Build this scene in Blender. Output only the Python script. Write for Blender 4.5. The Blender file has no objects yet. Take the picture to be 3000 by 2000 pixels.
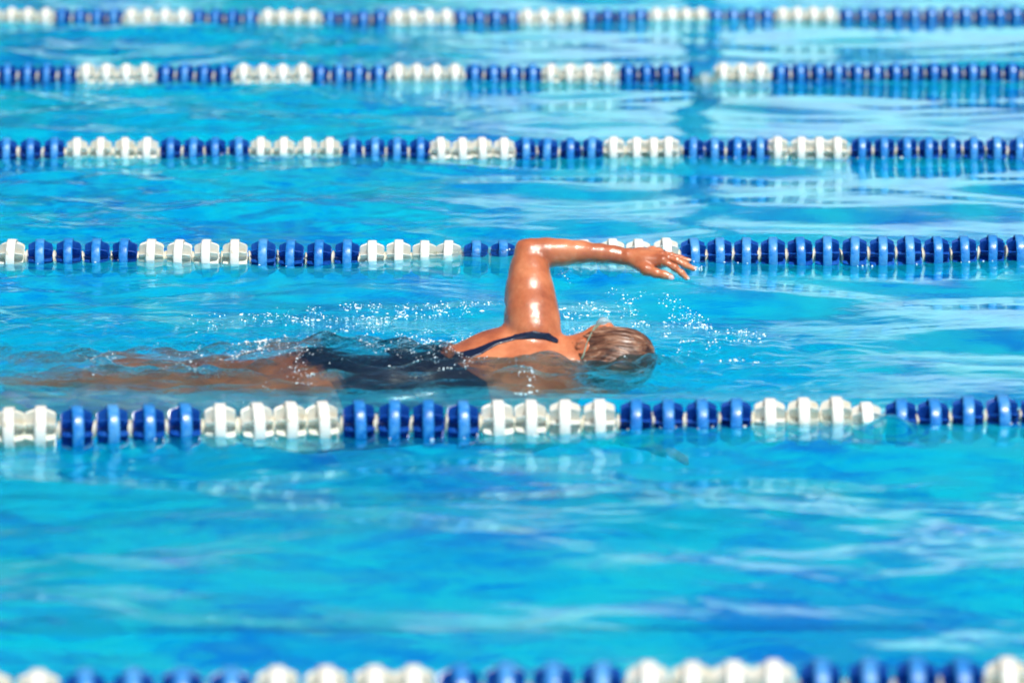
import bpy, bmesh, math, random
import numpy as np
from mathutils import Vector, Matrix
S = bpy.context.scene
C = S.collection
R = math.radians
random.seed(4); rng = np.random.default_rng(7)

# ------------------------------------------------------------------ camera, sky, sun, exposure
TH = R(9.48); F = 12460.0; H = 1.79            # pitch, focal length in photo pixels, lens height above the water
cd = bpy.data.cameras.new('camera'); cam = bpy.data.objects.new('camera', cd); C.objects.link(cam); S.camera = cam
cd.sensor_width = 36; cd.lens = F / 3000 * 36; cd.clip_start = .1; cd.clip_end = 3000
cam.location = (0, 0, H); cam.rotation_euler = (R(90) - TH, 0, 0)
cd.dof.use_dof = True; cd.dof.focus_distance = 11.55; cd.dof.aperture_fstop = 2.9; cd.dof.aperture_blades = 0
SUN_EL, SUN_AZ = R(54), R(20)                   # azimuth measured from straight behind the camera, towards the right
sd = Vector((math.sin(SUN_AZ) * math.cos(SUN_EL), -math.cos(SUN_AZ) * math.cos(SUN_EL), math.sin(SUN_EL)))
w = bpy.data.worlds.new('World'); S.world = w; w.use_nodes = True
sk = w.node_tree.nodes.new('ShaderNodeTexSky'); sk.sky_type = 'NISHITA'; sk.sun_disc = False
sk.sun_elevation = SUN_EL; sk.sun_rotation = math.atan2(sd.x, sd.y); sk.air_density = 1.0; sk.dust_density = .6
w.node_tree.links.new(sk.outputs[0], w.node_tree.nodes['Background'].inputs[0])
w.node_tree.nodes['Background'].inputs[1].default_value = .050; sk.ozone_density = 3.5
ld = bpy.data.lights.new('sun', 'SUN'); ld.energy = 5.0; ld.angle = R(.55); ld.color = (1, .955, .88)
lo = bpy.data.objects.new('sun', ld); C.objects.link(lo); lo.rotation_euler = sd.to_track_quat('Z', 'Y').to_euler()
S.view_settings.view_transform = 'Standard'; S.view_settings.look = 'None'
S.view_settings.exposure = 0.13; S.view_settings.gamma = 1
S.cycles.max_bounces = 10; S.cycles.transparent_max_bounces = 16; S.cycles.transmission_bounces = 8
S.cycles.sample_clamp_indirect = 6; S.cycles.use_denoising = True; S.cycles.blur_glossy = .3

CAM = np.array([0, 0, H]); FW = np.array([0, math.cos(TH), -math.sin(TH)]); UP = np.array([0, math.sin(TH), math.cos(TH)])
def ray(px, py): return FW * F + np.array([px - 1500., 0, 0]) - UP * (py - 1000.)
def P(px, py, Y):                               # point of that photo direction at real distance Y down the pool
    d = ray(px, py); return CAM + d * (Y / d[1])
def G(px, py, z=0.0):                           # point of that photo direction on the level z
    d = ray(px, py); return CAM + d * ((z - H) / d[2])

# ------------------------------------------------------------------ helpers
def tag(o, label=None, cat=None, group=None, kind=None):
    for k, v in (('label', label), ('category', cat), ('group', group), ('kind', kind)):
        if v: o[k] = v
    return o
def link(name, me, mats=(), parent=None, loc=None):
    o = bpy.data.objects.new(name, me); C.objects.link(o)
    for m in mats: me.materials.append(m)
    if parent: o.parent = parent
    if loc is not None: o.location = loc
    return o
def empty(name, loc=(0, 0, 0)):
    o = bpy.data.objects.new(name, None); o.location = loc; C.objects.link(o); return o
def mesh_np(name, V, Q, smooth=True):
    V = np.ascontiguousarray(V, np.float32); Q = np.ascontiguousarray(Q, np.int32); k = Q.shape[1]
    me = bpy.data.meshes.new(name); me.vertices.add(len(V)); me.vertices.foreach_set('co', V.ravel())
    me.loops.add(Q.size); me.loops.foreach_set('vertex_index', Q.ravel()); me.polygons.add(len(Q))
    me.polygons.foreach_set('loop_start', np.arange(0, Q.size, k, dtype=np.int32))
    me.polygons.foreach_set('loop_total', np.full(len(Q), k, np.int32))
    me.update(calc_edges=True); me.validate()
    if smooth: me.shade_smooth()
    return me
def bm_done(name, bm, smooth=False):
    bmesh.ops.recalc_face_normals(bm, faces=bm.faces)
    me = bpy.data.meshes.new(name); bm.to_mesh(me); bm.free()
    if smooth: me.shade_smooth()
    return me
def box(bm, x0, x1, y0, y1, z0, z1, mi=0):
    v = [bm.verts.new((x, y, z)) for z in (z0, z1) for y in (y0, y1) for x in (x0, x1)]
    for a in ((0,1,3,2),(4,5,7,6),(0,1,5,4),(2,3,7,6),(0,2,6,4),(1,3,7,5)):
        f = bm.faces.new([v[i] for i in a]); f.material_index = mi
def lathe_x(bm, prof, n=40, mi=0, closed=True, smooth=True):   # prof: (x, r) loop turned about the X axis
    rings = [[bm.verts.new((x, r * math.cos(2*math.pi*k/n), r * math.sin(2*math.pi*k/n))) for k in range(n)] for x, r in prof]
    m = len(rings)
    for i in range(m if closed else m - 1):
        a, b = rings[i], rings[(i + 1) % m]
        for k in range(n):
            f = bm.faces.new((a[k], a[(k+1) % n], b[(k+1) % n], b[k])); f.material_index = mi; f.smooth = smooth
def tube(bm, pts, r, n=8, caps=True, mi=0):
    pts = [Vector(p) for p in pts]; rr = r if isinstance(r, (list, tuple)) else [r] * len(pts); rings = []
    for i, p in enumerate(pts):
        t = (pts[min(i+1, len(pts)-1)] - pts[max(i-1, 0)]).normalized()
        a = t.orthogonal().normalized() if i == 0 else (a - t * a.dot(t)).normalized()
        b = t.cross(a); rings.append([bm.verts.new(p + (a*math.cos(2*math.pi*k/n) + b*math.sin(2*math.pi*k/n)) * rr[i]) for k in range(n)])
    for u, v in zip(rings, rings[1:]):
        for k in range(n):
            f = bm.faces.new((u[k], u[(k+1) % n], v[(k+1) % n], v[k])); f.smooth = True; f.material_index = mi
    if caps: bm.faces.new(rings[0][::-1]); bm.faces.new(rings[-1])

# ------------------------------------------------------------------ materials
def mat(name, col=(.8, .8, .8), rough=.5, **kw):
    m = bpy.data.materials.new(name); m.use_nodes = True; N, L = m.node_tree.nodes, m.node_tree.links
    b = N['Principled BSDF']; b.inputs['Base Color'].default_value = (*col, 1); b.inputs['Roughness'].default_value = rough
    for k, v in kw.items(): b.inputs[k.replace('_', ' ')].default_value = v
    return m, N, L, b
def noise(N, L, scale, detail=4, rough=.55, vec=None, dist=0, coord='Object', stretch=None):
    n = N.new('ShaderNodeTexNoise'); n.inputs['Scale'].default_value = scale; n.inputs['Detail'].default_value = detail
    n.inputs['Roughness'].default_value = rough; n.inputs['Distortion'].default_value = dist
    tc = N.new('ShaderNodeTexCoord'); src = tc.outputs[coord]
    if stretch:
        mp = N.new('ShaderNodeMapping'); mp.inputs['Scale'].default_value = stretch; L.new(src, mp.inputs[0]); src = mp.outputs[0]
    L.new(src, n.inputs['Vector']); return n
def ramp(N, L, src, stops):
    r = N.new('ShaderNodeValToRGB'); e = r.color_ramp.elements
    while len(e) < len(stops): e.new(.5)
    for i, (p, c) in enumerate(stops): e[i].position = p; e[i].color = (*c, 1) if len(c) == 3 else c
    L.new(src, r.inputs[0]); return r
def bump(N, L, h, b, strength=.3, dist=.01, prev=None):
    n = N.new('ShaderNodeBump'); n.inputs['Strength'].default_value = strength; n.inputs['Distance'].default_value = dist
    L.new(h, n.inputs['Height'])
    if prev: L.new(prev.outputs[0], n.inputs['Normal'])
    if b is not None: L.new(n.outputs[0], b.inputs['Normal'])
    return n

def float_mat(name, stops, rough, spec_bump=.25, trans=0.0):
    m, N, L, b = mat(name, rough=rough); oi = N.new('ShaderNodeObjectInfo')
    n = noise(N, L, 60, 5, .6); add = N.new('ShaderNodeMath'); add.operation = 'MULTIPLY_ADD'; add.inputs[1].default_value = .22; L.new(oi.outputs['Random'], add.inputs[0])
    L.new(n.outputs[0], add.inputs[2]); sub = N.new('ShaderNodeMath'); sub.operation = 'SUBTRACT'; sub.inputs[1].default_value = .050; sk.ozone_density = 3.5; L.new(add.outputs[0], sub.inputs[0])
    r = ramp(N, L, sub.outputs[0], stops); L.new(r.outputs[0], b.inputs['Base Color'])
    v = N.new('ShaderNodeTexVoronoi'); v.inputs['Scale'].default_value = 260; v.feature = 'SMOOTH_F1'
    tc = N.new('ShaderNodeTexCoord'); L.new(tc.outputs['Object'], v.inputs['Vector'])
    r2 = ramp(N, L, v.outputs['Distance'], [(0, (1,1,1)), (.30, (.1,.1,.1)), (.36, (0,0,0))])
    n2 = noise(N, L, 25, 2); mu = N.new('ShaderNodeMath'); mu.operation = 'MULTIPLY'; L.new(r2.outputs[0], mu.inputs[0]); L.new(n2.outputs[0], mu.inputs[1])
    bp = bump(N, L, mu.outputs[0], b, spec_bump, .002); rr = ramp(N, L, n.outputs[0], [(.35, (rough*.55,)*3), (.65, (min(1, rough*1.2),)*3)])
    L.new(rr.outputs[0], b.inputs['Roughness'])
    if trans:
        tl = N.new('ShaderNodeBsdfTranslucent'); L.new(r.outputs[0], tl.inputs[0]); mx = N.new('ShaderNodeMixShader'); mx.inputs[0].default_value = trans
        L.new(b.outputs[0], mx.inputs[1]); L.new(tl.outputs[0], mx.inputs[2]); L.new(mx.outputs[0], N['Material Output'].inputs[0])
    return m
M_BLUE_BAND = float_mat('blue_band_plastic', [(.30, (.010,.12,.42)), (.5, (.016,.19,.56)), (.7, (.07,.29,.62))], .42)
M_BLUE_FIN = float_mat('blue_fin_plastic', [(.3, (.005,.05,.30)), (.55, (.008,.08,.42)), (.75, (.016,.12,.48))], .30, trans=.12)
M_WHITE_BAND = float_mat('white_band_plastic', [(.26, (.50,.44,.34)), (.40, (.72,.70,.64)), (.7, (.78,.77,.73))], .45)
M_WHITE_FIN = float_mat('white_fin_plastic', [(.26, (.78,.70,.48)), (.42, (.90,.88,.79)), (.7, (.93,.92,.88))], .35, trans=.28)
M_CREAM = float_mat('cream_plastic', [(.3, (.70,.64,.48)), (.7, (.85,.82,.70))], .4, trans=.2)
M_CABLE, *_ = mat('steel_cable', (.35,.37,.38), .4, Metallic=.8)

# pool lining
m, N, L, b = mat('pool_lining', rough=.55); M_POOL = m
n = noise(N, L, 2.0, 6, .62, dist=1.0); r = ramp(N, L, n.outputs[0], [(.42, (.02,.36,.80)), (.50, (.42,.90,.93)), (.58, (.85,1.0,.90))])  # mottling paints rippling light and darker water patches into the lining colour
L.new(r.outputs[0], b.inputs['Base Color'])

# water
M_WATER = bpy.data.materials.new('pool_water'); M_WATER.use_nodes = True
N, L = M_WATER.node_tree.nodes, M_WATER.node_tree.links; N.remove(N['Principled BSDF']); out = N['Material Output']
va = N.new('ShaderNodeVolumeAbsorption'); va.inputs[0].default_value = (0, .95, .985, 1); va.inputs[1].default_value = .85; L.new(va.outputs[0], out.inputs['Volume'])
at = N.new('ShaderNodeAttribute'); at.attribute_name = 'chop'
n1 = noise(N, L, 14, 5, .6, dist=.6, stretch=(.55, 1, 1)); n2 = noise(N, L, 60, 3, .6, dist=.4, stretch=(.45, 1, 1))
m1 = N.new('ShaderNodeMath'); m1.operation = 'MULTIPLY'; L.new(n1.outputs[0], m1.inputs[0]); L.new(at.outputs['Fac'], m1.inputs[1])
m2 = N.new('ShaderNodeMath'); m2.operation = 'MULTIPLY'; L.new(n2.outputs[0], m2.inputs[0]); L.new(at.outputs['Fac'], m2.inputs[1])
b1 = N.new('ShaderNodeBump'); b1.inputs['Strength'].default_value = 1; b1.inputs['Distance'].default_value = .034; L.new(m1.outputs[0], b1.inputs['Height'])
b2 = N.new('ShaderNodeBump'); b2.inputs['Strength'].default_value = 1; b2.inputs['Distance'].default_value = .020; L.new(m2.outputs[0], b2.inputs['Height']); L.new(b1.outputs[0], b2.inputs['Normal'])
rf = N.new('ShaderNodeBsdfRefraction'); rf.inputs['Roughness'].default_value = 0; rf.inputs['IOR'].default_value = 1.33
tr = N.new('ShaderNodeBsdfTransparent'); gl = N.new('ShaderNodeBsdfGlossy'); gl.inputs['Roughness'].default_value = .01; gl.inputs['Color'].default_value = (.56, .93, 1, 1)
fr = N.new('ShaderNodeFresnel'); fr.inputs[0].default_value = 1.33
for x in (rf, gl, fr): L.new(b2.outputs[0], x.inputs['Normal'])
ma = N.new('ShaderNodeMixShader'); ma.inputs[0].default_value = .46; L.new(rf.outputs[0], ma.inputs[1]); L.new(tr.outputs[0], ma.inputs[2])
mb = N.new('ShaderNodeMixShader'); L.new(fr.outputs[0], mb.inputs[0]); L.new(ma.outputs[0], mb.inputs[1]); L.new(gl.outputs[0], mb.inputs[2]); L.new(mb.outputs[0], out.inputs[0])

# ------------------------------------------------------------------ the pool
PX0, PX1, PY0, PY1, PZ = -12.5, 12.5, 1.9, 24.7, -2.0
bm = bmesh.new(); box(bm, PX0-.3, PX1+.3, PY0-.3, PY1+.3, PZ-.3, PZ)
for a in ((PX0-.3, PX0, PY0, PY1), (PX1, PX1+.3, PY0, PY1), (PX0-.3, PX1+.3, PY0-.3, PY0), (PX0-.3, PX1+.3, PY1, PY1+.3)): box(bm, *a, PZ, .22)
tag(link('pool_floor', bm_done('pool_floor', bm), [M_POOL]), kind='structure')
ROPE_Y = [6.98, 9.50, 12.07, 14.6, 17.2, 19.65]
m, N, L, b = mat('concrete_deck', rough=.8); n = noise(N, L, 3, 6); r = ramp(N, L, n.outputs[0], [(.3, (.42,.40,.36)), (.7, (.55,.53,.49))]); L.new(r.outputs[0], b.inputs['Base Color'])
bm = bmesh.new()
for a in ((-400, PX0-.29, -60, 600), (PX1+.29, 400, -60, 600), (PX0-.29, PX1+.29, -60, PY0-.29), (PX0-.29, PX1+.29, PY1+.29, 600)): box(bm, *a, -.1, .216)
tag(link('pool_deck', bm_done('pool_deck', bm), [m]), kind='structure')

# ------------------------------------------------------------------ water surface
def waves(X, Y):
    r_ = np.random.default_rng(11); Z = np.zeros_like(X); SX = 0
    # calm to the right of the swimmer and far away, choppy behind her
    calm = 1/(1+np.exp(-(X-.55+.10*(Y-10))/.22)) * 1/(1+np.exp(-(Y-8.9)/.5))
    far = 1/(1+np.exp(-(Y-15.8)/.8))
    midl = (1-calm)
    A = (.58 + .62*midl - .12*far) * (1 - .30/(1+np.exp((Y-9.2)/.4)))
    wx = X + .04*np.sin(3.1*Y+1.3*X) ; wy = Y + .03*np.sin(1.3*X-1.7*Y)
    for lo_, hi, slope, cnt, kind in ((1.1, 2.6, .035, 9, 0), (.35, 1.0, .070, 24, 1), (.13, .35, .085, 36, 2), (.05, .13, .060, 34, 3)):
        part = np.zeros_like(X)
        for i in range(cnt):
            lam = math.exp(r_.uniform(math.log(lo_), math.log(hi))); a = r_.normal(math.pi/2, (.6, .42, .55, .7)[kind]); k = 2*math.pi/lam
            part += np.sin(k*(wx*math.cos(a)+wy*math.sin(a)) + r_.uniform(0, 6.28)) / k
        part *= slope*math.sqrt(2/cnt)
        if kind == 0: Z += part
        elif kind == 1: Z += part*A
        else:
            patch = .5+.5*np.sin(1.7*X+.9*Y+1)*np.sin(1.1*Y-.7*X+2)
            Z += part*A*A*(.35+.8*patch)*(1-.6*calm)
    return Z
def body_mask(X, Y): return np.exp(-((Y-10.36)/.27)**4) / (1+np.exp(-(X+1.7)/.05)) / (1+np.exp((X-.47)/.04))
def surf(X, Y):
    Z = waves(X, Y); bmk = body_mask(X, Y)
    near = np.exp(-((Y-10.4)/.55)**4)/(1+np.exp((X-.78)/.07))
    Z *= (1-.55*near)
    # film of water dragged over hips, back and near shoulder; troughs beside
    Z += .046*np.exp(-((X+.36)/.30)**4-((Y-10.38)/.15)**2) + .034*np.exp(-((X-.06)/.17)**2-((Y-10.24)/.10)**2) + .030*np.exp(-((X-.31)/.10)**2-((Y-10.31)/.055)**2) - .012*np.exp(-((X-.1)/.3)**2-((Y-10.02)/.12)**2)
    Z += .016*np.exp(-((X+.95)/.4)**2-((Y-10.36)/.2)**2)
    r2_ = np.random.default_rng(5); q = np.zeros_like(X)
    for i in range(30):
        lam = r2_.uniform(.03, .10); a = r2_.normal(math.pi/2, .6); k = 6.283/lam
        q += np.sin(k*(X*.7*math.cos(a)+Y*math.sin(a)) + r2_.uniform(0, 6.28))/k
    Z += q*(.055+.10*bmk)*near
    q = np.zeros_like(X)
    for i in range(24):
        lam = r2_.uniform(.10, .32); a = r2_.normal(math.pi/2, .7); k = 6.283/lam
        q += np.sin(k*(X*math.cos(a)+Y*math.sin(a)) + r2_.uniform(0, 6.28))/k
    Z += q*.026*near
    # expanding rings where the hand comes down, and the head's bow wave
    for cx, cy, amp, lam, dec in ((.44, 10.9, .0022, .07, .22), (.28, 10.42, .0030, .085, .30), (.40, 10.32, .003, .06, .15)):
        d = np.hypot(X-cx, (Y-cy)); Z += amp*np.sin(6.283*d/lam)*np.exp(-d/dec)*(1-np.exp(-d/.05))
    # swell washing over two floats (near rope on the right, fifth rope)
    g = G(2590, 1240); Z += .035*np.exp(-((X-g[0])/.05)**2-((Y-9.42)/.07)**2)
    g = G(2062, 225); Z += .045*np.exp(-((X-g[0])/.06)**2-((Y-17.1)/.10)**2)
    return Z
def axis(segs):
    a = [segs[0][0]]
    for s0, s1, st in segs:
        n_ = max(1, round((s1-s0)/st)); a += list(np.linspace(s0, s1, n_+1)[1:])
    return np.array(a)
gx = axis([(PX0+.002, -3.2, .16), (-3.2, -1.5, .0095), (-1.5, .75, .0052), (.75, 3.2, .0095), (3.2, PX1-.002, .16)])
gy = axis([(PY0+.002, 5.9, .12), (5.9, 7.6, .012), (7.6, 9.9, .009), (9.9, 10.8, .006), (10.8, 13, .010), (13, 17, .014), (17, 21.5, .02), (21.5, PY1-.002, .12)])
XX, YY = np.meshgrid(gx, gy); ZZ = surf(XX, YY)
ny_, nx_ = XX.shape; idx = np.arange(nx_*ny_).reshape(ny_, nx_)
Q = np.stack([idx[:-1,:-1], idx[:-1,1:], idx[1:,1:], idx[1:,:-1]], -1).reshape(-1, 4)
V = np.stack([XX, YY, ZZ], -1).reshape(-1, 3); nb = len(V)
edge = np.concatenate([idx[0,:], idx[1:,-1], idx[-1,-2::-1], idx[-2:0:-1,0]]); low = V[edge].copy(); low[:,2] = PZ-.05
li = np.arange(len(edge))+nb; side = np.stack([edge, li, np.roll(li,-1), np.roll(edge,-1)], -1)
ci = [nb, nb+nx_-1, nb+nx_-1+ny_-1, nb+2*(nx_-1)+ny_-1]
cen = len(V)+len(low); Vb = np.vstack([V, low])
me = mesh_np('pool_water', Vb, np.vstack([Q, side]))
chop = np.zeros(len(Vb), np.float32)
near = np.exp(-((YY-10.45)/.50)**4)/(1+np.exp((XX-.75)/.08))
calm = 1/(1+np.exp(-(XX-.55)/.25))
ch = .015 + .05*(1-calm)*np.exp(-((YY-11)/3)**2) + .80*near*(.6+.4*np.sin(5*XX+3*YY)) + .75*body_mask(XX, YY)
ch *= np.where(YY > 16, .5, 1)
chop[:nb] = ch.ravel()
a_ = me.attributes.new('chop', 'FLOAT', 'POINT'); a_.data.foreach_set('value', chop)
bm = bmesh.new(); bm.from_mesh(me); bm.verts.ensure_lookup_table()
bm.faces.new([bm.verts[i] for i in list(range(nb, len(Vb)))[::-1]]); bm.to_mesh(me); bm.free()
water = tag(link('pool_water', me, [M_WATER]), kind='structure')
def wz(x, y): return float(surf(np.array([[x]]), np.array([[y]]))[0, 0])

# ------------------------------------------------------------------ lane ropes
def float_mesh(name, band, fin, seed):
    rr = random.Random(seed); bm = bmesh.new()
    Rb = .055; hw = .0128
    lathe_x(bm, [(-hw, Rb-.0035), (-hw, Rb-.0006), (-hw*.6, Rb+.0004), (hw*.6, Rb+.0004), (hw, Rb-.0006), (hw, Rb-.0035)], 48, 0)
    lathe_x(bm, [(-.036, .007), (-.036, .0125), (.036, .0125), (.036, .007)], 20, 1)
    prof = [(-.034, .0115), (-.0348, .0370), (-.0325, .0415), (-.028, .0440), (-hw, .0500), (-hw+.001, .0525), (hw-.001, .0525), (hw, .0500), (.028, .0440), (.0325, .0415), (.0348, .0370), (.034, .0115)]
    for k in range(8):
        a = 2*math.pi*k/8; ca, sa = math.cos(a), math.sin(a); t = .0009
        A = [bm.verts.new((x, r*ca - t*sa, r*sa + t*ca)) for x, r in prof]; B = [bm.verts.new((x, r*ca + t*sa, r*sa - t*ca)) for x, r in prof]
        fs = [bm.faces.new(A), bm.faces.new(B[::-1])] + [bm.faces.new((A[i], B[i], B[(i+1) % 12], A[(i+1) % 12])) for i in range(12)]
        for f in fs: f.material_index = 1
    return bm_done(name, bm)
MB_ = float_mesh('blue_float', 0, 0, 1); MB_.materials.append(M_BLUE_BAND); MB_.materials.append(M_BLUE_FIN)
MW_ = float_mesh('white_float', 0, 0, 2); MW_.materials.append(M_WHITE_BAND); MW_.materials.append(M_WHITE_FIN)
bm = bmesh.new(); lathe_x(bm, [(-.005, .006), (-.0042, .0225), (-.0025, .0240), (.0008, .020), (.0042, .011), (.0045, .006)], 32, 0); MS_ = bm_done('spacer', bm); MS_.materials.append(M_CREAM)
k1, k2 = .6378, 1.2755
def c1(l): return [x*k1 for x in l]
def c2(l): return [1500+x*k1 for x in l]
def fv(l): return [x*k2 for x in l]
ROPES = [
 ('nearest lane rope, blurred blue and white floats along the bottom edge of the picture', [(0,1962),(1500,1942),(3000,1924)],
  [('W', c1([-45,172])), ('B', c1([390,612,833,1055])), ('W', c1([1275,1500,1720,1900])), ('B', c1([2110,2322])+c2([190,412])), ('W', c2([625,830,1015,1200])), ('B', c2([1415,1640,1855,2065])), ('W', c2([2275,2490]))]),
 ('lane rope of blue and white floats just in front of the swimmer', [(0,1192),(1000,1173),(2100,1168),(3000,1157)],
  [('W', fv([22,92])), ('B', c1([350,515,680,845])), ('W', c1([1010,1180,1330,1480])), ('B', c1([1648,1810,1968,2125])), ('W', fv([1143,1218,1298,1378])), ('B', fv([1460,1535,1612,1690])), ('W', fv([1768,1845,1920,1990])), ('B', fv([2070,2143,2223,2302,2380]))]),
 ('lane rope just behind the swimmer, partly hidden by her raised arm', [(0,699),(700,701),(1474,705),(2100,695),(3000,689)],
  [('W', fv([27])), ('B', fv([93,158,223,287])), ('W', fv([347,412,475,540])), ('B', fv([605,669,733,797])), ('W', fv([855,915,975,1030])), ('B', fv([1093,1155,1217,1279])), ('W', [1712,1794,1870,1951]), ('B', fv([1592,1653,1714,1776,1838,1900,1963,2026,2089,2152,2215,2278,2341]))]),
 ('second lane rope beyond the swimmer, softly blurred with clear blue bands', [(0,403),(1500,402),(3000,399)],
  [('B', c1([30,140,250])), ('W', c1([355,463,573,677])), ('B', c1([785,890,990,1097])), ('W', c1([1198,1305,1412,1515])), ('B', c1([1617,1722,1825,1930])), ('W', c1([2025,2125,2215,2315])), ('B', c2([60,165,268,370])), ('W', c2([470,572,650,722])), ('B', c2([835,930,1035,1140])), ('W', c2([1220,1330,1412,1495])), ('B', c2([1605,1712,1815,1915,2017,2120,2225,2330]))]),
 ('blurred lane rope second from the top of the picture', [(0,186),(1500,187),(3000,182)],
  [('B', c1([35,127,218,310])), ('W', c1([400,490,580,668])), ('B', c1([760,850,940,1027])), ('W', c1([1118,1208,1298,1388])), ('B', c1([1472,1560,1648,1740])), ('W', c1([1830,1915,2003,2090])), ('B', c1([2180,2268])+c2([5,95])), ('W', c2([180,268,352,437])), ('B', c2([535,620,707,795])), ('W', c2([885,970,1055,1140])), ('B', c2([1235,1325,1412,1498,1587,1672,1762,1850,1940,2028,2117,2210,2298]))]),
 ('farthest lane rope, small blurred floats along the top edge of the picture', [(0,22),(1000,28),(2000,23),(3000,17)],
  [('W', c1([-25,55,130,212])), ('B', c1([290,370,450,527])), ('W', c1([605,682,762,840])), ('B', c1([915,993,1070,1150])), ('W', c1([1232,1300,1370,1440])), ('B', c1([1520,1593,1667,1745])), ('W', c1([1825,1895,1970,2050])), ('B', c1([2120,2200,2275,2348])), ('W', c2([68,145,220,292])), ('B', c2([365,438,512,590])), ('W', c2([665,733,800,868])), ('B', c2([940,1017,1093,1170])), ('W', c2([1243,1312,1385,1458])), ('B', c2([1540,1617,1693,1770,1848,1925,2003,2082,2160,2238,2315]))]),
]
ZT = .067
for ri, (label, tops, seq) in enumerate(ROPES):
    items = [(c, x) for c, xs in seq for x in xs]
    pit = (items[-1][1]-items[0][1])/(len(items)-1)
    pre = ['W' if items[0][0] == 'B' else 'B']*4 if ri not in (0, 1, 2) else ['B']*4
    for j in range(1, 5): items.insert(0, (pre[j-1], items[0][1]-pit))
    for j in range(1, 5): items.append((('W' if ri == 0 and j < 3 else 'B'), items[-1][1]+pit))
    tx = [t[0] for t in tops]; ty = [t[1] for t in tops]; pos = []
    for i, (c, x) in enumerate(items):
        g = G(x, float(np.interp(x, tx, ty)), ZT)
        z = ZT-.0554 + .55*wz(g[0], g[1]-.04)*0 + random.uniform(-.0015, .0015)
        if ri == 1 and abs(x-2538) < 30: z -= .012
        if ri == 1 and 2600 < x < 2760: z -= .006
        if ri == 4 and abs(x-2064) < 10: z -= .05
        if ri == 2 and 1380 < x < 1640: z -= .0
        pos.append(Vector((g[0], g[1], z)))
    root = empty('lane_rope', pos[len(pos)//2]); tag(root, label, 'lane rope', 'lane ropes dividing the swimming pool')
    inv = Matrix.Translation(-root.location); base = random.uniform(0, .2)
    bm = bmesh.new(); tube(bm, [inv @ p for p in [pos[0]-Vector((.3,0,.0))]+pos+[pos[-1]+Vector((.3,0,0))]], .0045, 8); link('cable', bm_done('cable', bm), [M_CABLE], root)
    for i, (c, x) in enumerate(items):
        o = bpy.data.objects.new('float_disc', MB_ if c == 'B' else MW_); C.objects.link(o); o.parent = root; o.location = inv @ pos[i]
        d = (pos[min(i+1, len(pos)-1)] - pos[max(i-1, 0)])
        o['label'] = 'royal blue plastic float' if c == 'B' else 'cream white plastic float'
        rot = base + (.02 if (x < 1650) else .36) + .06*math.sin(i*.9) + random.uniform(-.05, .05) + (.2 if c == 'W' else 0)
        o.rotation_euler = (rot, random.uniform(-.03, .03), math.atan2(d.y, d.x) + random.uniform(-.05, .05) + (-.06 if x > 1600 else .03))
        o.scale = (1, 1, 1)
        if i:
            s = bpy.data.objects.new('spacer_cone', MS_); C.objects.link(s); s.parent = root
            s.location = inv @ (pos[i]*.53 + pos[i-1]*.47) + Vector((0, 0, random.uniform(-.004, .003)))
            s.rotation_euler = (0, random.uniform(-.12, .12), random.uniform(-.25, .15))

# ------------------------------------------------------------------ what the water mirrors: far side of the pool
m_wall, N, L, b = mat('white_render', rough=.8); n = noise(N, L, 1.2, 6); r = ramp(N, L, n.outputs[0], [(.3, (.86,.88,.90)), (.7, (.92,.93,.94))]); L.new(r.outputs[0], b.inputs['Base Color'])
m_navy, *_ = mat('navy_paint', (.01,.06,.20), .5); m_roof, *_ = mat('blue_roof_metal', (.03,.12,.28), .45)
house = empty('pool_house', (5.5, 42, .216)); tag(house, 'long white pool house behind the far deck, mirrored in the water on the right', 'building')
bm = bmesh.new(); box(bm, -17, 16, 0, 8, 1.7, 5.9); link('wall', bm_done('wall', bm), [m_wall], house)
bm = bmesh.new(); box(bm, -17.02, 16.02, -.04, 8, 0, 1.7); link('plinth', bm_done('plinth', bm), [m_navy], house)
bm = bmesh.new(); box(bm, -17.5, 16.5, -.6, 8.5, 5.9, 6.25); link('roof', bm_done('roof', bm), [m_roof], house)
for px_, wd, hh in ((2050, .20, 6.0),):
    x = (px_-1500)/F*27/math.cos(TH)*1.0; t = empty('lamp_post', (x, 27, .216))
    tag(t, {2050: 'thick navy post by the far deck whose dark reflection crosses the right half'}[px_], 'lamp post')
    bm = bmesh.new(); tube(bm, [(0,0,0), (0,0,.4), (0,0,.41), (0,0,hh)], [wd*.75, wd*.75, wd*.55, wd*.5], 16); link('pole', bm_done('pole', bm), [m_navy], t)
    bm = bmesh.new(); tube(bm, [(0,-.1,hh), (0,-.55,hh+.05), (0,-.9,hh+.02)], [.06, .12, .05], 12); link('lamp_head', bm_done('lamp_head', bm), [m_navy], t)
m_leaf, N, L, b = mat('leaf_green', rough=.6); n = noise(N, L, 1.5, 3); r = ramp(N, L, n.outputs[0], [(.3, (.02,.06,.02)), (.7, (.06,.12,.03))]); L.new(r.outputs[0], b.inputs['Base Color'])
m_bark, *_ = mat('bark', (.12,.08,.05), .9)
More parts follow.
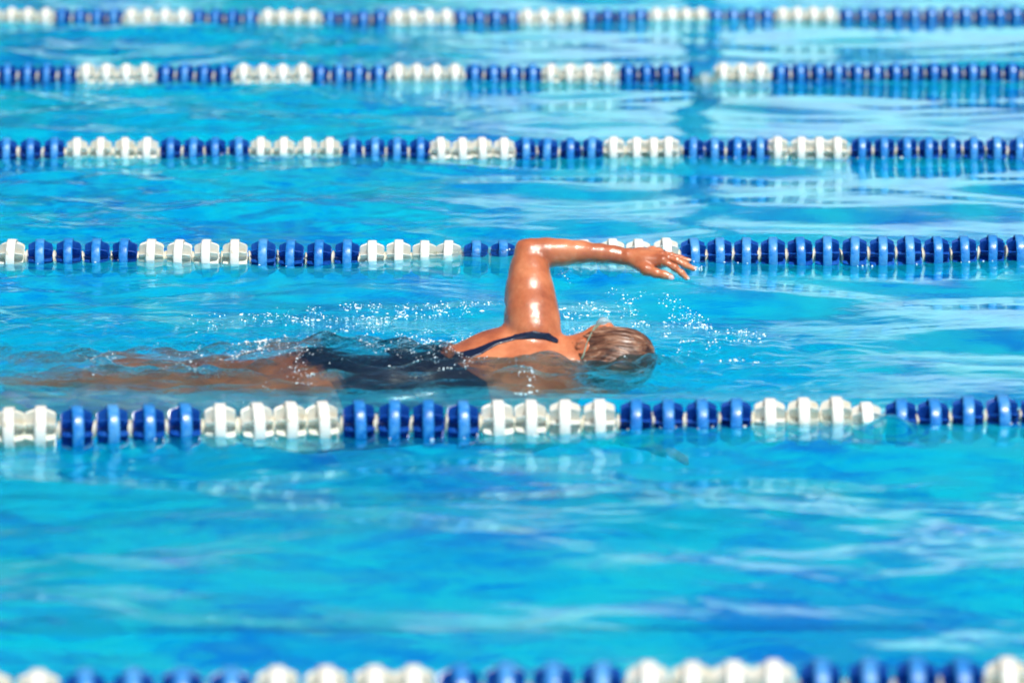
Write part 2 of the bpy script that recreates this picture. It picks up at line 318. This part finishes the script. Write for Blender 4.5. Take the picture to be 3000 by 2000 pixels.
for k, (x, y, h) in enumerate(((-3.9, 33, 6.4), (-6.4, 36, 9), (-10.5, 34, 8), (-1.6, 37, 4.6))):
    t = empty('broadleaf_tree', (x, y, .216)); tag(t, ['round tree beside the pool house', 'tallest tree beyond the far deck', 'leftmost tree beyond the far deck', 'low tree touching the pool house wall'][k], 'tree', 'trees beyond the far deck')
    bm = bmesh.new(); tube(bm, [(0,0,0), (.1,0,h*.3), (0,.1,h*.7)], [.22, .16, .07], 10)
    for a in range(5): tube(bm, [(.05,0,h*(.3+.05*a)), (math.cos(a*1.3)*1.1, math.sin(a*1.3)*1.1, h*(.55+.05*a))], [.08, .03], 6)
    link('trunk', bm_done('trunk', bm), [m_bark], t)
    n_ = 5200; u = rng.normal(size=(n_, 3)); u /= np.linalg.norm(u, axis=1)[:, None]; cl = rng.normal(size=(26, 3)); cl /= np.linalg.norm(cl, axis=1)[:, None]
    cc = cl[rng.integers(0, 26, n_)]*rng.uniform(.55, .95, (n_, 1)) + u*rng.uniform(.1, .38, (n_, 1)); cc = cc*np.array([h*.27, h*.27, h*.33]) + np.array([0, 0, h*.66])
    a1 = rng.normal(size=(n_, 3)); a1 /= np.linalg.norm(a1, axis=1)[:, None]; a2 = np.cross(a1, rng.normal(size=(n_, 3))); a2 /= np.linalg.norm(a2, axis=1)[:, None]
    Vt = np.stack([cc-a1*.13, cc-a2*.06, cc+a1*.13, cc+a2*.06], 1).reshape(-1, 3); link('crown', mesh_np('crown', Vt, np.arange(n_*4).reshape(-1, 4), False), [m_leaf], t)
#PERSON
# ------------------------------------------------------------------ the swimmer (one continuous body from a distance field)
PXM = 1178.0
def W(px, py, Y): return np.array(P(px, py, Y))
def X_(px): return (px-1500)/F*10.55
gxs = axis([(-1.52, -.62, .006), (-.62, .20, .0034), (.20, .60, .0023)])
gys = axis([(10.08, 10.72, .0027)])
gzs = axis([(-.44, -.12, .006), (-.12, .16, .003), (.16, .33, .0023)])
class Field:
    def __init__(s): s.D = np.full((len(gxs), len(gys), len(gzs)), .2, np.float32)
    def add(s, fn, lo, hi, k=.01, pad=None, op='u'):
        pad = pad if pad is not None else k*2+.03
        i0, i1 = np.searchsorted(gxs, lo[0]-pad), np.searchsorted(gxs, hi[0]+pad)
        j0, j1 = np.searchsorted(gys, lo[1]-pad), np.searchsorted(gys, hi[1]+pad)
        l0, l1 = np.searchsorted(gzs, lo[2]-pad), np.searchsorted(gzs, hi[2]+pad)
        if i0 >= i1 or j0 >= j1 or l0 >= l1: return
        p = np.stack(np.meshgrid(gxs[i0:i1], gys[j0:j1], gzs[l0:l1], indexing='ij'), -1)
        d = fn(p); A = s.D[i0:i1, j0:j1, l0:l1]
        h = np.clip(.5+.5*(A-d)/k, 0, 1); 
        s.D[i0:i1, j0:j1, l0:l1] = A*(1-h)+d*h-k*h*(1-h)
    def hit(s, px, py, sink=0.0):          # first point of the body surface met in that direction
        for Y in np.arange(10.10, 10.70, .0015):
            q = P(px, py, Y); i, j, l = np.searchsorted(gxs, q[0]), np.searchsorted(gys, q[1]), np.searchsorted(gzs, q[2])
            if i < len(gxs) and j < len(gys) and l < len(gzs) and s.D[i, j, l] < 0: return P(px, py, Y+sink)
        return P(px, py, 10.45)
    def cap(s, a, b, r1, r2=None, k=.01):
        a, b = np.array(a, float), np.array(b, float); r2 = r1 if r2 is None else r2; ba = b-a; L2 = max(ba@ba, 1e-9); m = max(r1, r2)
        def fn(p):
            t = np.clip((p-a)@ba/L2, 0, 1); return np.linalg.norm(p-a-t[..., None]*ba, axis=-1) - (r1+(r2-r1)*t)
        s.add(fn, np.minimum(a, b)-m, np.maximum(a, b)+m, k)
    def ell(s, c, r, rot=None, k=.02):
        c, r = np.array(c, float), np.array(r, float); M = np.array(rot) if rot is not None else np.eye(3); m = r.max()
        def fn(p):
            q = (p-c)@M; k0 = np.linalg.norm(q/r, axis=-1); k1 = np.linalg.norm(q/(r*r), axis=-1)+1e-6; return k0*(k0-1)/k1
        s.add(fn, c-m, c+m, k)
def rotm(ax, deg): return np.array(Matrix.Rotation(R(deg), 3, ax))
def nets(D, name, stride_mask=None):
    ins = D < 0
    e = np.zeros(tuple(n-1 for n in D.shape), np.uint8)
    for a in (0, 1):
        for b_ in (0, 1):
            for c_ in (0, 1): e += ins[a:D.shape[0]-1+a, b_:D.shape[1]-1+b_, c_:D.shape[2]-1+c_]
    cells = np.argwhere((e > 0) & (e < 8)); del e
    num = np.zeros((len(cells), 3)); cnt = np.zeros(len(cells)); I, J, K = cells.T
    corners = [(a, b_, c_) for a in (0, 1) for b_ in (0, 1) for c_ in (0, 1)]
    val = {c: D[I+c[0], J+c[1], K+c[2]] for c in corners}
    for c in corners:
        for ax in range(3):
            if c[ax]: continue
            d = list(c); d[ax] = 1; d = tuple(d); v0, v1 = val[c], val[d]; cr = (v0 < 0) != (v1 < 0)
            t = np.where(cr, v0/np.where(v0 == v1, 1, v0-v1), 0); pt = np.tile(np.array(c, float), (len(cells), 1)); pt[:, ax] = t
            num += pt*cr[:, None]; cnt += cr
    fr_ = num/cnt[:, None]
    V = np.stack([gxs[I]+(gxs[I+1]-gxs[I])*fr_[:,0], gys[J]+(gys[J+1]-gys[J])*fr_[:,1], gzs[K]+(gzs[K+1]-gzs[K])*fr_[:,2]], -1)
    sh = np.array(D.shape)-1; lin = (I*sh[1]+J)*sh[2]+K
    quads = []
    for ax in range(3):
        sl0 = [slice(None)]*3; sl1 = [slice(None)]*3; sl0[ax] = slice(0, -1); sl1[ax] = slice(1, None)
        cr = np.argwhere(ins[tuple(sl0)] != ins[tuple(sl1)]); u, v = (ax+1) % 3, (ax+2) % 3
        cr = cr[(cr[:, u] > 0) & (cr[:, v] > 0) & (cr[:, u] < sh[u]) & (cr[:, v] < sh[v])]
        flip = ins[tuple(cr.T)]
        cs = []
        for du, dv in ((1, 1), (0, 1), (0, 0), (1, 0)):
            q = cr.copy(); q[:, u] -= du; q[:, v] -= dv; cs.append(np.searchsorted(lin, (q[:,0]*sh[1]+q[:,1])*sh[2]+q[:,2]))
        q = np.stack(cs, -1); q[~flip] = q[~flip][:, ::-1]; quads.append(q)
    return mesh_np(name, V, np.concatenate(quads))

B = Field()
roll = rotm('X', -33)                 # columns: local axes in the world; far shoulder rolled up
def tor(px, Y, z): return np.array([X_(px), Y, z])
# which way the roll lifts: local +y must rise
if roll[2, 1] < 0: roll = rotm('X', 33)
lat = roll[:, 1]; back = roll[:, 2]
c_ch = tor(1475, 10.41, -.070)
B.ell(c_ch, (.19, .165, .112), roll, .03)
B.ell(c_ch + lat*.075 + back*.045 + np.array([.03, 0, 0]), (.13, .085, .062), roll, .03)   # far shoulder blade
B.ell(c_ch - lat*.080 + back*.030, (.12, .08, .06), roll, .03)
B.ell(tor(1290, 10.40, -.085), (.20, .135, .098), rotm('X', 22), .05)
B.ell(tor(1110, 10.38, -.098), (.17, .145, .098), rotm('X', 15), .05)
B.ell(tor(960, 10.37, -.092), (.16, .165, .108), rotm('X', 10), .05)
B.ell(tor(905, 10.44, -.068), (.12, .085, .085), None, .04)                                # far buttock and hip
B.ell(tor(905, 10.30, -.100), (.12, .085, .085), None, .04)
LS = W(1556, 1000, 10.50); RS = tor(1545, 10.27, -.135)
B.cap(LS+np.array([0, -.01, -.022]), RS, .064, .062, .05)
# legs
def leg(hy, hz, kx, ky, kz, ax_, ay, az, tx, tz):
    h_, kn, an, toe = tor(890, hy, hz), tor(kx, ky, kz), tor(ax_, ay, az), tor(tx, ay+.0, tz)
    B.cap(h_, kn, .084, .052, .04); B.cap(kn, kn+(an-kn)*.35, .050, .053, .03); B.ell(kn+(an-kn)*.3+np.array([0, 0, .012]), (.10, .045, .043), None, .03)
    B.cap(kn+(an-kn)*.35, an, .050, .030, .03); B.ell(an+np.array([.0, 0, .008]), (.04, .028, .034), None, .02)
    B.cap(an, an+(toe-an)*.7, .031, .030, .02); B.ell(an+(toe-an)*.75, (.075, .042, .020), None, .02)
    for q in range(5): B.cap(an+(toe-an)*.85+np.array([0, (q-2)*.016, 0]), toe+np.array([abs(q-1)*.007, (q-2)*.019, 0]), .010, .008, .006)
leg(10.45, -.080, 470, 10.50, -.070, 165, 10.53, -.072, 40, -.085)
leg(10.28, -.115, 480, 10.25, -.085, 60, 10.24, -.080, -80, -.100)
# raised far arm
p = [(1562, 970, 10.462, .064), (1557, 922, 10.488, .0630), (1553, 849, 10.528, .0550), (1551, 791, 10.560, .0445), (1551, 748, 10.582, .0375)]
p = [(W(a, b_, c_), r) for a, b_, c_, r in p]
for (a, ra), (b_, rb) in zip(p, p[1:]): B.cap(a, b_, ra, rb, .012)
ARX = rotm('X', -32); B.ell(W(1536, 868, 10.53), (.040, .043, .088), ARX, .02)            # triceps
B.ell(W(1584, 905, 10.49), (.038, .040, .078), ARX, .02); B.ell(W(1572, 820, 10.535), (.030, .036, .060), ARX, .02)            # biceps / deltoid side
B.cap(W(1510, 925, 10.50), W(1508, 990, 10.475), .024, .030, .015)    # rear armpit fold
B.cap(W(1610, 935, 10.47), W(1612, 1000, 10.45), .024, .026, .015)
B.cap(W(1527, 719, 10.590), W(1534, 738, 10.582), .0120, .020, .012); B.cap(W(1500, 880, 10.525), W(1517, 770, 10.575), .018, .015, .012)    # elbow point
f = [(1556, 741, 10.580, .036), (1602, 741, 10.583, .0355), (1650, 740, 10.587, .0315), (1700, 738, 10.592, .0270), (1760, 742, 10.596, .0225), (1822, 751, 10.598, .0212)]
B.ell(W(1625, 728, 10.583), (.060, .024, .020), rotm('Y', 3), .012)
f = [(W(a, b_, c_), r) for a, b_, c_, r in f]
for (a, ra), (b_, rb) in zip(f, f[1:]): B.cap(a, b_, ra, rb, .012)
B.cap(W(1798, 733, 10.598), W(1812, 737, 10.598), .011, .009, .012)    # wrist bone
# hand
def hp(x, y, Y): return W(x, y, Y+.238)
wr = hp(1835, 754, 10.355)
kn = {'index': hp(1943, 764, 10.315), 'middle': hp(1940, 750, 10.335), 'ring': hp(1930, 740, 10.357), 'pinky': hp(1912, 735, 10.378)}
for n_, r in (('index', .0120), ('middle', .0118), ('ring', .0112), ('pinky', .0102)):
    B.cap(wr + (kn[n_]-wr)*.08, wr+(kn[n_]-wr)*.5, .0175, .0150, .010); B.cap(wr+(kn[n_]-wr)*.5, kn[n_], .0150, r, .010)
B.ell((wr+kn['index']+kn['ring'])/3 + np.array([.006, -.006, -.010]), (.045, .026, .018), rotm('Y', 8), .012)
FG = {'index': [(1976, 783, 10.305, .0078), (1997, 800, 10.300, .0070), (2011, 814, 10.297, .0058)],
      'middle': [(1983, 763, 10.325, .0080), (2008, 776, 10.320, .0073), (2031, 787, 10.317, .0060)],
      'ring': [(1966, 750, 10.352, .0078), (1993, 757, 10.350, .0072), (2015, 763, 10.348, .0059)],
      'pinky': [(1940, 748, 10.380, .0070), (1960, 757, 10.382, .0062), (1975, 764, 10.384, .0052)]}
for n_, js in FG.items():
    a, ra = kn[n_], .0095; B.ell(a+np.array([0, -.002, .003]), (.0115, .0095, .0100), None, .006)
    for x, y, Y, r in js:
        r *= 1.13; b_ = hp(x, y, Y); B.cap(a, b_, ra*.95, r, .0035)
        if r > .0068: B.ell(b_, (r*1.14, r*1.10, r*1.10), None, .003)
        a, ra = b_, r
th = [(hp(1862, 768, 10.340), .0165), (hp(1893, 789, 10.310), .0150), (hp(1922, 800, 10.295), .0112), (hp(1945, 805, 10.288), .0098), (hp(1963, 811, 10.284), .0088)]
for (a, ra), (b_, rb) in zip(th, th[1:]): B.cap(a, b_, ra, rb, .008)
for n_ in ('index', 'middle', 'ring'): B.cap(wr+(kn[n_]-wr)*.35+np.array([0, -.004, .0125]), kn[n_]+np.array([-.004, -.002, .0095]), .0022, .0028, .004)   # tendons
# near arm, pulling under water
E2 = tor(1735, 10.27, -.125); W2 = tor(1880, 10.36, -.185)
B.cap(RS, RS+(E2-RS)*.5, .056, .048, .03); B.cap(RS+(E2-RS)*.5, E2, .048, .036, .02); B.cap(E2, E2+(W2-E2)*.4, .038, .034, .02); B.cap(E2+(W2-E2)*.4, W2, .034, .023, .02)
B.ell(W2+np.array([.035, 0, -.015]), (.045, .036, .018), rotm('Y', 20), .012)
for q in range(4): B.cap(W2+np.array([.06, -.026+.017*q, -.025]), W2+np.array([.11, -.03+.02*q, -.055]), .009, .007, .004)
B.cap(W2+np.array([.02, .03, -.01]), W2+np.array([.06, .06, -.035]), .012, .009, .006)
# neck and head: face to the far side and a little up
HC = np.array([X_(1788), 10.425, .006]); fdir = np.array([-.10, .80, .55]); fdir /= np.linalg.norm(fdir)
hx = np.array([1, 0, .22]); hx -= fdir*(hx@fdir); hx /= np.linalg.norm(hx); hz = np.cross(hx, fdir)    # crown direction, face direction, side
HR = np.stack([hx, fdir, hz], 1)
def hd(x, y, z): return HC + HR@np.array([x, y, z])
B.cap(tor(1590, 10.43, -.035), hd(-.07, -.015, 0), .060, .053, .04)
B.cap(W(1620, 1010, 10.49), hd(-.05, .0, .03), .022, .020, .03)
B.ell(hd(.012, -.010, 0), (.096, .084, .071), HR, .02)
B.ell(hd(-.045, .030, 0), (.068, .058, .058), HR, .03)
B.cap(hd(-.093, .055, 0), hd(-.075, .035, .0), .018, .034, .02)                 # chin and jaw
B.cap(hd(.006, .076, 0), hd(-.034, .096, 0), .009, .0125, .010)                 # nose
for s_ in (-1, 1): B.ell(hd(.012, .070, .030*s_), (.014, .016, .022), HR, .012); B.ell(hd(-.02, .060, .040*s_), (.020, .018, .018), HR, .02)
B.ell(hd(-.058, .082, 0), (.006, .010, .022), HR, .004); B.ell(hd(-.069, .080, 0), (.006, .010, .019), HR, .004)   # lips
# ears
for s_ in ((1,) if hz[2] > 0 or hz[1] < 0 else (-1,)): pass
e0 = W(1697, 1016, 10.36)
eside = 1 if (hd(0, 0, .07)[1] < hd(0, 0, -.07)[1]) else -1
body_D = B.D
me_ = None
ear_pts = [(1692, 1003), (1700, 1000), (1710, 998), (1716, 1004), (1710, 1012), (1700, 1017), (1693, 1016)]
EARC = B.hit(1703, 1008)
ear3 = [np.array(P(a, b_, EARC[1]-.010)) for a, b_ in ear_pts]
for a, b_ in zip(ear3, ear3[1:]): B.cap(a, b_, .0050, .0050, .004)
B.cap(EARC, EARC+np.array([0, .03, 0]), .011, .014, .008)
body_D = B.D

def field_from(fn, D, off):
    X3, Y3, Z3 = np.meshgrid(gxs, gys, gzs, indexing='ij', sparse=True); return np.maximum(D-off, fn(X3, Y3, Z3)).astype(np.float32)
person = empty('person', (X_(1300), 10.4, 0)); tag(person, 'front crawl swimmer in a navy swimsuit, left arm bent high over the water', 'swimmer')
pinv = -np.array(person.location)
def child(name, me, mats):
    me.transform(Matrix.Translation(Vector(pinv))); return link(name, me, mats, person)

# skin
M_SKIN, N, L, b = mat('skin', rough=.42); b.subsurface_method = 'BURLEY' if hasattr(b, 'subsurface_method') else None
n = noise(N, L, 11, 5, .6); r = ramp(N, L, n.outputs[0], [(.30, (.30,.074,.032)), (.48, (.50,.145,.060)), (.68, (.68,.25,.115))]); 
nf = noise(N, L, 130, 3, .6); r2 = ramp(N, L, nf.outputs[0], [(.35, (.86,.80,.78)), (.6, (1,1,1))]); mx = N.new('ShaderNodeMixRGB'); mx.blend_type = 'MULTIPLY'; mx.inputs[0].default_value = .8
L.new(r.outputs[0], mx.inputs[1]); L.new(r2.outputs[0], mx.inputs[2]); L.new(mx.outputs[0], b.inputs['Base Color'])
b.inputs['Subsurface Weight'].default_value = .12; b.inputs['Subsurface Radius'].default_value = (.010, .004, .002); b.inputs['Subsurface Scale'].default_value = .6
b.inputs['Coat Weight'].default_value = 1; b.inputs['Coat Roughness'].default_value = .12; b.inputs['Coat IOR'].default_value = 1.5
v = N.new('ShaderNodeTexVoronoi'); v.inputs['Scale'].default_value = 260; v.feature = 'SMOOTH_F1'; tc = N.new('ShaderNodeTexCoord'); L.new(tc.outputs['Object'], v.inputs['Vector'])
nb_ = noise(N, L, 75, 6, .68); ad = N.new('ShaderNodeMath'); ad.operation = 'MULTIPLY_ADD'; ad.inputs[1].default_value = -.35; L.new(v.outputs['Distance'], ad.inputs[0]); L.new(nb_.outputs[0], ad.inputs[2])
bc = bump(N, L, ad.outputs[0], None, .6, .0022); L.new(bc.outputs[0], b.inputs['Coat Normal']); bump(N, L, nb_.outputs[0], b, .22, .0015)
wn_ = noise(N, L, 130, 4, .7); wr_ = ramp(N, L, wn_.outputs[0], [(.45, (.04,.04,.04)), (.52, (1,1,1))]); L.new(wr_.outputs[0], b.inputs['Coat Weight'])
# suit
M_SUIT, N, L, b = mat('navy_swim_fabric', (.003,.009,.036), .42); n = noise(N, L, 320, 3); bump(N, L, n.outputs[0], b, .3, .002)
b.inputs['Coat Weight'].default_value = .45; b.inputs['Coat Roughness'].default_value = .2
M_HAIR, N, L, b = mat('wet_brown_hair', rough=.34)
n = noise(N, L, 38, 6, .62, dist=1.2, stretch=(.22, 1, 1)); r = ramp(N, L, n.outputs[0], [(.32, (.022,.009,.007)), (.47, (.095,.036,.020)), (.58, (.24,.11,.062)), (.70, (.55,.35,.25))]); L.new(r.outputs[0], b.inputs['Base Color'])  # brown streaks; the palest, pinkish stop paints sun sheen into the colour
n2 = noise(N, L, 150, 4, .6, dist=.8, stretch=(.10, 1, 1)); bump(N, L, n2.outputs[0], b, .8, .004); b.inputs['Coat Weight'].default_value = .3; b.inputs['Coat Roughness'].default_value = .3

child('body', nets(body_D, 'body'), [M_SKIN])
# swimsuit: trunk between hips and mid back, plus straps
T0 = X_(855); T1 = X_(1395)
S2 = Field()
sp = [(1350, 1046), (1401, 1030), (1452, 1006), (1511, 988), (1564, 980), (1604, 986), (1626, 998)]
sp = [B.hit(*q) for q in sp]; sp.append(sp[-1]+np.array([.004, .05, -.02])); wd = [.022, .015, .0095, .0085, .0095, .0095, .008, .007]
for i in range(len(sp)-1): S2.cap(sp[i], sp[i+1], wd[i], wd[i+1], .003)
X3, Y3, Z3 = np.meshgrid(gxs, gys, gzs, indexing='ij', sparse=True)
hipcut = np.abs(Y3-10.37)*.95
reg = np.maximum(-(X3-(T0+.10+0*Z3)) + 0, 0)*0 + np.maximum((T0 + hipcut*.9) - X3, X3 - (T1 - np.maximum(0, (Z3+.03))*1.6 + .25*np.maximum(0, 10.40-Y3)))
suit = np.maximum(np.minimum(reg.astype(np.float32), S2.D), body_D-.0028)
suit = np.maximum(suit, -(body_D+.004)).astype(np.float32)
child('swimsuit', nets(suit, 'swimsuit'), [M_SUIT])
del S2, suit, reg
# hair: wet, combed back over the skull towards the nape
P3 = np.stack([X3-HC[0]+0*Y3+0*Z3, 0*X3+Y3-HC[1]+0*Z3, 0*X3+0*Y3+Z3-HC[2]], -1)[np.searchsorted(gxs, HC[0]-.14):np.searchsorted(gxs, HC[0]+.14), :, :np.searchsorted(gzs, .16)] @ HR
i0 = slice(np.searchsorted(gxs, HC[0]-.14), np.searchsorted(gxs, HC[0]+.14)); l0 = slice(0, np.searchsorted(gzs, .16)); Dh = np.full_like(body_D, .1)
hxv, hyv, hzv = P3[..., 0], P3[..., 1], P3[..., 2]
phi = np.arctan2(hzv, -hyv); k0 = np.linalg.norm(P3/np.array([.096,.084,.071]), axis=-1)
rid = .0011*np.sin(phi*34 + 9*hxv*14 + 2*np.sin(hxv*40)) + .0009*np.sin(phi*19+3+hxv*60) + .0016*np.sin(hxv*38+phi*4)
hreg = np.maximum(hyv - (.052 + .35*np.clip(hxv, -.1, .1)), -(hxv+.078+.3*hyv))
Dh[i0, :, l0] = np.maximum(np.maximum(body_D[i0, :, l0]-.0048-rid, hreg), -(body_D[i0, :, l0]+.005))
# keep the hair off the ear
ec = EARC; Dh[i0] = np.maximum(Dh[i0], .020-np.sqrt((X3[i0]-ec[0])**2+(Z3-ec[2])**2+((Y3-ec[1])*.3)**2)).astype(np.float32)
child('hair', nets(Dh, 'hair'), [M_HAIR]); del Dh, P3, k0, rid, hreg, phi, hxv, hyv, hzv
# goggles
M_GOG, *_ = mat('clear_goggle_plastic', (.45,.68,.78), .12, Transmission_Weight=.35, Coat_Weight=.6); M_STRAP, N, L, b = mat('pale_teal_strap', (.20,.26,.20), .4)
M_GASK, *_ = mat('navy_goggle_rim', (.01,.03,.14), .3)
def ellmesh(c, r, Rm, name, mats):
    bm = bmesh.new(); bmesh.ops.create_icosphere(bm, subdivisions=3, radius=1)
    M4 = Matrix(Rm.tolist()).to_4x4(); M4.translation = Vector(c); bm.transform(M4 @ Matrix.Diagonal((*r, 1))); return child(name, bm_done(name, bm, True), mats)
for s_ in (-1, 1):
    ellmesh(hd(.000, .083, .033*s_), (.021, .019, .027), HR, 'goggle_lens', [M_GOG]); ellmesh(hd(.000, .076, .033*s_), (.0225, .006, .029), HR, 'goggle_rim', [M_GOG])
ring = [hd(-.004, .082, .045*hs) for hs in (1 if hd(0,0,.03)[2] > hd(0,0,-.03)[2] else -1,)] + [B.hit(x, y) + np.array([0, -.006, .004]) for x, y in ((1741, 965), (1733, 980), (1724, 996), (1718, 1012), (1713, 1030), (1709, 1045), (1702, 1056))]
bm = bmesh.new(); tube(bm, ring, [.005, .0040, .0024, .0018, .0014, .0020, .0026, .003], 8); child('goggle_strap', bm_done('goggle_strap', bm), [M_STRAP])
# nails and ring
M_NAIL, *_ = mat('fingernail', (.80,.52,.47), .22, Coat_Weight=.6); M_RING, *_ = mat('silver_ring', (.75,.76,.78), .18, Metallic=1.0)
def nail(tip, prev, r, up):
    d = tip-prev; d /= np.linalg.norm(d); up = np.array(up, float); up -= d*(up@d); up /= np.linalg.norm(up); s_ = np.cross(d, up)
    ellmesh(tip+up*r*.62+d*r*.25, (r*1.15, r*.42, r*.80), np.stack([d, up, s_], 1), 'fingernail', [M_NAIL])
for n_ in ('index', 'middle', 'ring'):
    js = FG[n_]; nail(hp(*js[-1][:3]), hp(*js[-2][:3]), js[-1][3], (.1, -.45, .85))
nail(th[-1][0], th[-2][0], th[-1][1], (.25, -1, -.10))
a = kn['ring']*.60+hp(*FG['ring'][0][:3])*.40; d = Vector(hp(*FG['ring'][0][:3])-kn['ring']).normalized()
bm = bmesh.new(); u_ = d.orthogonal().normalized(); v_ = d.cross(u_)
pts = [Vector(a)+(u_*math.cos(t)+v_*math.sin(t))*.0094 for t in np.linspace(0, 2*math.pi, 25)]; tube(bm, pts, .0021, 8, False); child('ring', bm_done('ring', bm), [M_RING])

# ------------------------------------------------------------------ spray and foam thrown up by the stroke
M_DROP, N, L, b = mat('water_drop', (.93,.96,.98), .12); b.inputs['Coat Weight'].default_value = 1  # opaque white base colour paints the sun sparkle of drops and foam
bm = bmesh.new(); bmesh.ops.create_icosphere(bm, subdivisions=1, radius=1); base_v = np.array([v.co[:] for v in bm.verts]); base_f = np.array([[v.index for v in f.verts] for f in bm.faces]); bm.free()
pts = []
def cluster(n, px0, px1, py0, py1, rmin=.0010, rmax=.0030, zmax=.012, clump=6, sp=7):
    c_ = 0
    while c_ < n:
        cx, cy = rng.uniform(px0, px1), rng.uniform(py0, py1)
        for _ in range(rng.integers(1, clump*2)):
            x, y = cx+rng.normal()*sp*2.2, cy+rng.normal()*sp*.7; g = G(x, y, 0); z = wz(g[0], g[1]) + rng.uniform(-.0006, 1)**3*zmax
            pts.append((g[0], g[1], z, rmin+(rmax-rmin)*rng.uniform()**3)); c_ += 1
def path(n, line, jit, **k):
    xs = [q[0] for q in line]; ys = [q[1] for q in line]
    for _ in range(max(1, n//6)):
        x = rng.uniform(xs[0], xs[-1]); y = np.interp(x, xs, ys)+rng.normal()*jit; cluster(6, x-2, x+2, y-2, y+2, clump=4, **k)
path(150, [(950, 895), (1100, 905), (1300, 905), (1480, 880)], 7)
path(170, [(560, 960), (800, 930), (1000, 935), (1150, 930)], 13)
cluster(110, 620, 1470, 900, 1000); cluster(70, 1000, 1480, 960, 1015)
path(320, [(650, 1065), (820, 1045), (950, 1012), (1150, 1010), (1400, 1005)], 9, zmax=.010); path(160, [(1050, 1060), (1250, 1066), (1400, 1072)], 14, zmax=.004, rmax=.0022)
path(200, [(250, 1075), (600, 1082), (900, 1090)], 16, zmax=.003, rmax=.0018)
path(90, [(600, 1070), (900, 1062), (1400, 1060)], 9, zmax=.004, rmax=.0024)
cluster(60, 1360, 1440, 990, 1060); cluster(90, 1390, 1760, 1030, 1085, zmax=.003, rmax=.0019, clump=3); cluster(50, 1700, 1900, 1035, 1070, zmax=.003, rmax=.0019, clump=3); cluster(120, 700, 1020, 1015, 1065, zmax=.010, rmax=.0028); cluster(60, 950, 1400, 1040, 1100, zmax=.003, rmax=.0021, clump=3)
cluster(45, 1640, 1720, 900, 1000); cluster(46, 1650, 1720, 985, 1012, zmax=.03)
path(150, [(1650, 900), (1850, 900), (2050, 925), (2190, 965), (2240, 1010)], 12); cluster(120, 1950, 2230, 940, 1080, rmax=.0036); cluster(60, 1760, 2000, 860, 950)
path(50, [(1780, 850), (1900, 880), (2040, 910)], 5); cluster(16, 2030, 2060, 780, 800, sp=3); cluster(26, 1620, 1760, 780, 830); cluster(18, 400, 900, 1000, 1060); cluster(14, 460, 560, 1060, 1100)
for x0, x1, y0, y1, n in ((1510, 1570, 1108, 1128, 30), (1515, 1580, 1140, 1152, 26), (1250, 1290, 1080, 1086, 10), (900, 930, 1105, 1110, 10)): cluster(n, x0, x1, y0, y1, zmax=.002, sp=3)
for i_, o in enumerate([o for o in bpy.data.objects if o.name.startswith('float_disc')]):        # white drops painting the sun glints where floats meet the water
    q = o.parent.location + o.location
    for _ in range(rng.integers(0, 3) if q.x > -.2 else rng.integers(0, 2)):
        x, y = q.x + rng.normal()*.02, q.y - .056 - abs(rng.normal())*.008; pts.append((x, y, wz(x, y)+.001, rng.uniform(.0012, .0026)))
A_ = np.array(pts); nd = len(A_); st = rng.uniform(.7, 1.35, (nd, 1, 3)); st[:, 0, 0] *= np.where(rng.uniform(size=nd) < .3, rng.uniform(1.2, 2.6, nd), 1)
V = (base_v[None]*A_[:, None, 3:4]*st + A_[:, None, :3]).reshape(-1, 3); Fc = (base_f[None] + (np.arange(nd)*len(base_v))[:, None, None]).reshape(-1, 3)
tag(link('water_spray', mesh_np('water_spray', V, Fc), [M_DROP]), 'scattered white water droplets around the swimmer', 'spray', kind='stuff')
